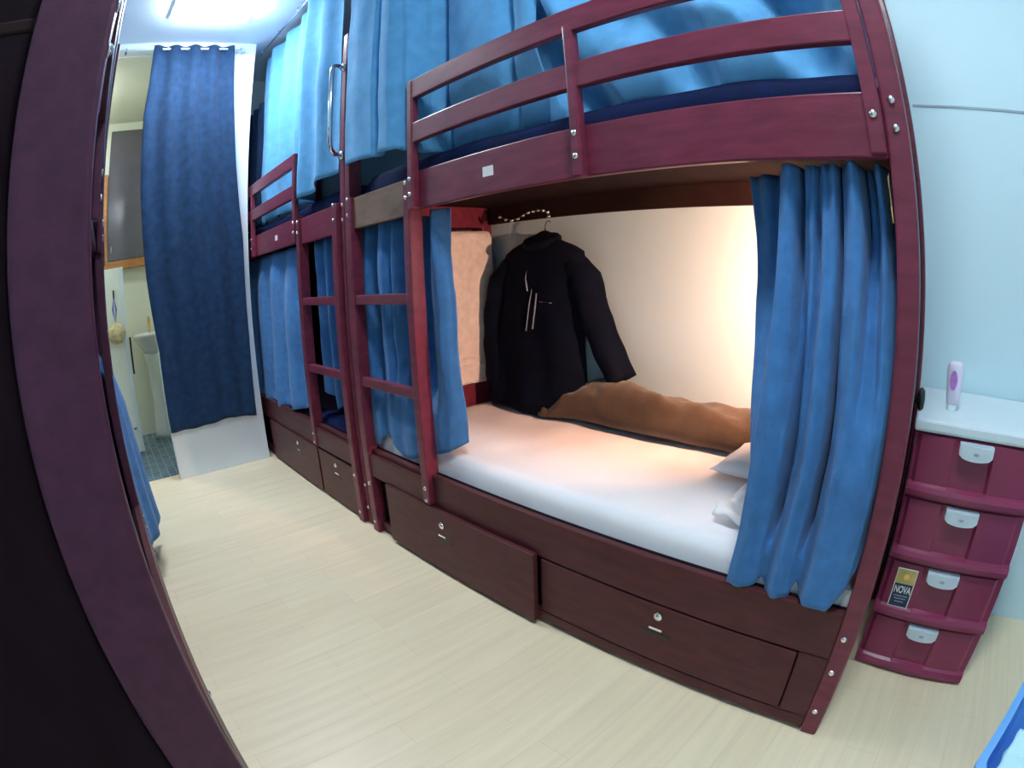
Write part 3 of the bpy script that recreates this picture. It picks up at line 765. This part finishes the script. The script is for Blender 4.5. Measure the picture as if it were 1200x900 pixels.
link('edge_strip', box(-4.285, -4.23, -.925, -.895, .02, 1.43, .004), M['whitep'], dp)
k = link('hook', tube([(-4.235, -.985, 1.26), (-4.215, -.985, 1.26), (-4.215, -.985, 1.20)], .007, 8), M['blackp'], dp, True); k['label'] = 'small black hook'
link('knob', lathe([(.006, 0), (.006, .02), (.016, .026), (.016, .036), (.0001, .04)], -4.235, -.945, .22, 14, axis='x'), M['chrome'], dp, True)
sp = thing('bath_sponge', 'cream bath sponge with violet loop hanging on the white panel door', 'sponge', (-4.19, -.985, .86))
bm = bmesh.new(); bmesh.ops.create_icosphere(bm, subdivisions=4, radius=.075)
for v in bm.verts: v.co = Vector((-4.146, -.985, .945)) + v.co * (1 + .12 * nz(v.co.x * 40, v.co.y * 40, v.co.z * 40)) * 1.0
link('puff', bm, M['sponge'], sp, True)
link('loop', tube([(-4.205, -.985, 1.215), (-4.20, -.972, 1.12), (-4.175, -.985, 1.02), (-4.20, -1.0, 1.12)], .007, 8, closed=True), M['violet'], sp, True)
wb = thing('washbasin', 'small white washbasin beside the panel door in the bathroom', 'washbasin', (-4.62, -.72, 0))
link('bowl', lathe([(.05, .70), (.13, .78), (.20, .86), (.215, .88), (.205, .885), (.16, .83), (.05, .79), (.0001, .785)], -4.63, -.66, 0, 28, .85), M['ceramic'], wb, True)
link('pedestal', lathe([(.10, 0), (.085, .05), (.06, .30), (.065, .60), (.09, .72)], -4.66, -.66, 0, 20), M['ceramic'], wb, True)
link('tap', tube([(-4.80, -.66, .88), (-4.80, -.66, .98), (-4.76, -.66, 1.01), (-4.70, -.66, 1.0), (-4.69, -.66, .97)], .011, 10), M['brass'], wb, True)
tb = thing('towel_bar', 'black vertical bar on the white bathroom partition under the basin', 'bar', (-4.20, -.87, .6))
link('bar', box(-4.222, -4.206, -.884, -.868, .62, .90, .004), M['blackp'], tb)
for z in (.65, .87): link('mount', tube([(-4.29, -.876, z), (-4.214, -.876, z)], .005, 8), M['blackp'], tb, True)

# ------------------------------------------------------------------ lamps
def ceiling_lamp(x, y, w, d, label, m='lamp'):
    t = thing('ceiling_lamp', label, 'ceiling lamp', (x, y, H - .05), 'ceiling lamps')
    link('housing', box(x - w / 2 - .012, x + w / 2 + .012, y - d / 2 - .012, y + d / 2 + .012, H - .03, H, .004), M['whitep'], t)
    link('diffuser', box(x - w / 2, x + w / 2, y - d / 2, y + d / 2, H - .05, H - .0305, .006), M[m], t)
ceiling_lamp(-2.84, -.50, .30, .50, 'glowing square ceiling lamp above the doorway end of the aisle')
ceiling_lamp(.0, -.58, .26, .30, 'second square ceiling lamp over the near end of the aisle', 'lamp_near')
ceiling_lamp(-4.0, -1.33, .20, .20, 'small unseen lamp lighting the bathroom')  # unseen lamp, kept out of the doorway view, lights the bathroom
bpy.data.objects['ceiling_lamp.002'].location.z -= .07

# ------------------------------------------------------------------ world, camera, view
w = bpy.data.worlds.new('World'); S.world = w; w.use_nodes = True
w.node_tree.nodes['Background'].inputs[0].default_value = (.5, .65, .8, 1); w.node_tree.nodes['Background'].inputs[1].default_value = .05
cd = bpy.data.cameras.new('Camera'); co = bpy.data.objects.new('Camera', cd); C.objects.link(co)
cd.type = 'PANO'; cd.panorama_type = 'FISHEYE_LENS_POLYNOMIAL'
cd.sensor_fit = 'HORIZONTAL'; cd.sensor_width = 36; cd.sensor_height = 27; cd.fisheye_fov = PI
cd.fisheye_polynomial_k0 = 0
cd.fisheye_polynomial_k1 = -0.051150246; cd.fisheye_polynomial_k2 = -0.000130856; cd.fisheye_polynomial_k3 = -1.03236e-05; cd.fisheye_polynomial_k4 = 2.392220e-07
cd.clip_start = .005
r = Vector((0.6932344436755178, 0.7194664483627944, -0.042356059567924605)); u = Vector((-0.12162548579227486, 0.17471304699473966, 0.9770786009403784)); f = Vector((-0.710375427015665, 0.6721929640289611, -0.2086225582296205))
mw = Matrix(((r.x, u.x, -f.x, 0.028247279587549724), (r.y, u.y, -f.y, -1.0247776999943063), (r.z, u.z, -f.z, 1.0991174381626208), (0, 0, 0, 1)))
co.matrix_world = mw
S.camera = co
S.view_settings.view_transform = 'Standard'; S.view_settings.look = 'None'; S.view_settings.gamma = 1; S.view_settings.use_curve_mapping = False
S.view_settings.exposure = 1.22
try:
    S.cycles.use_denoising = True
    S.cycles.max_bounces = 10; S.cycles.diffuse_bounces = 6
except Exception: pass
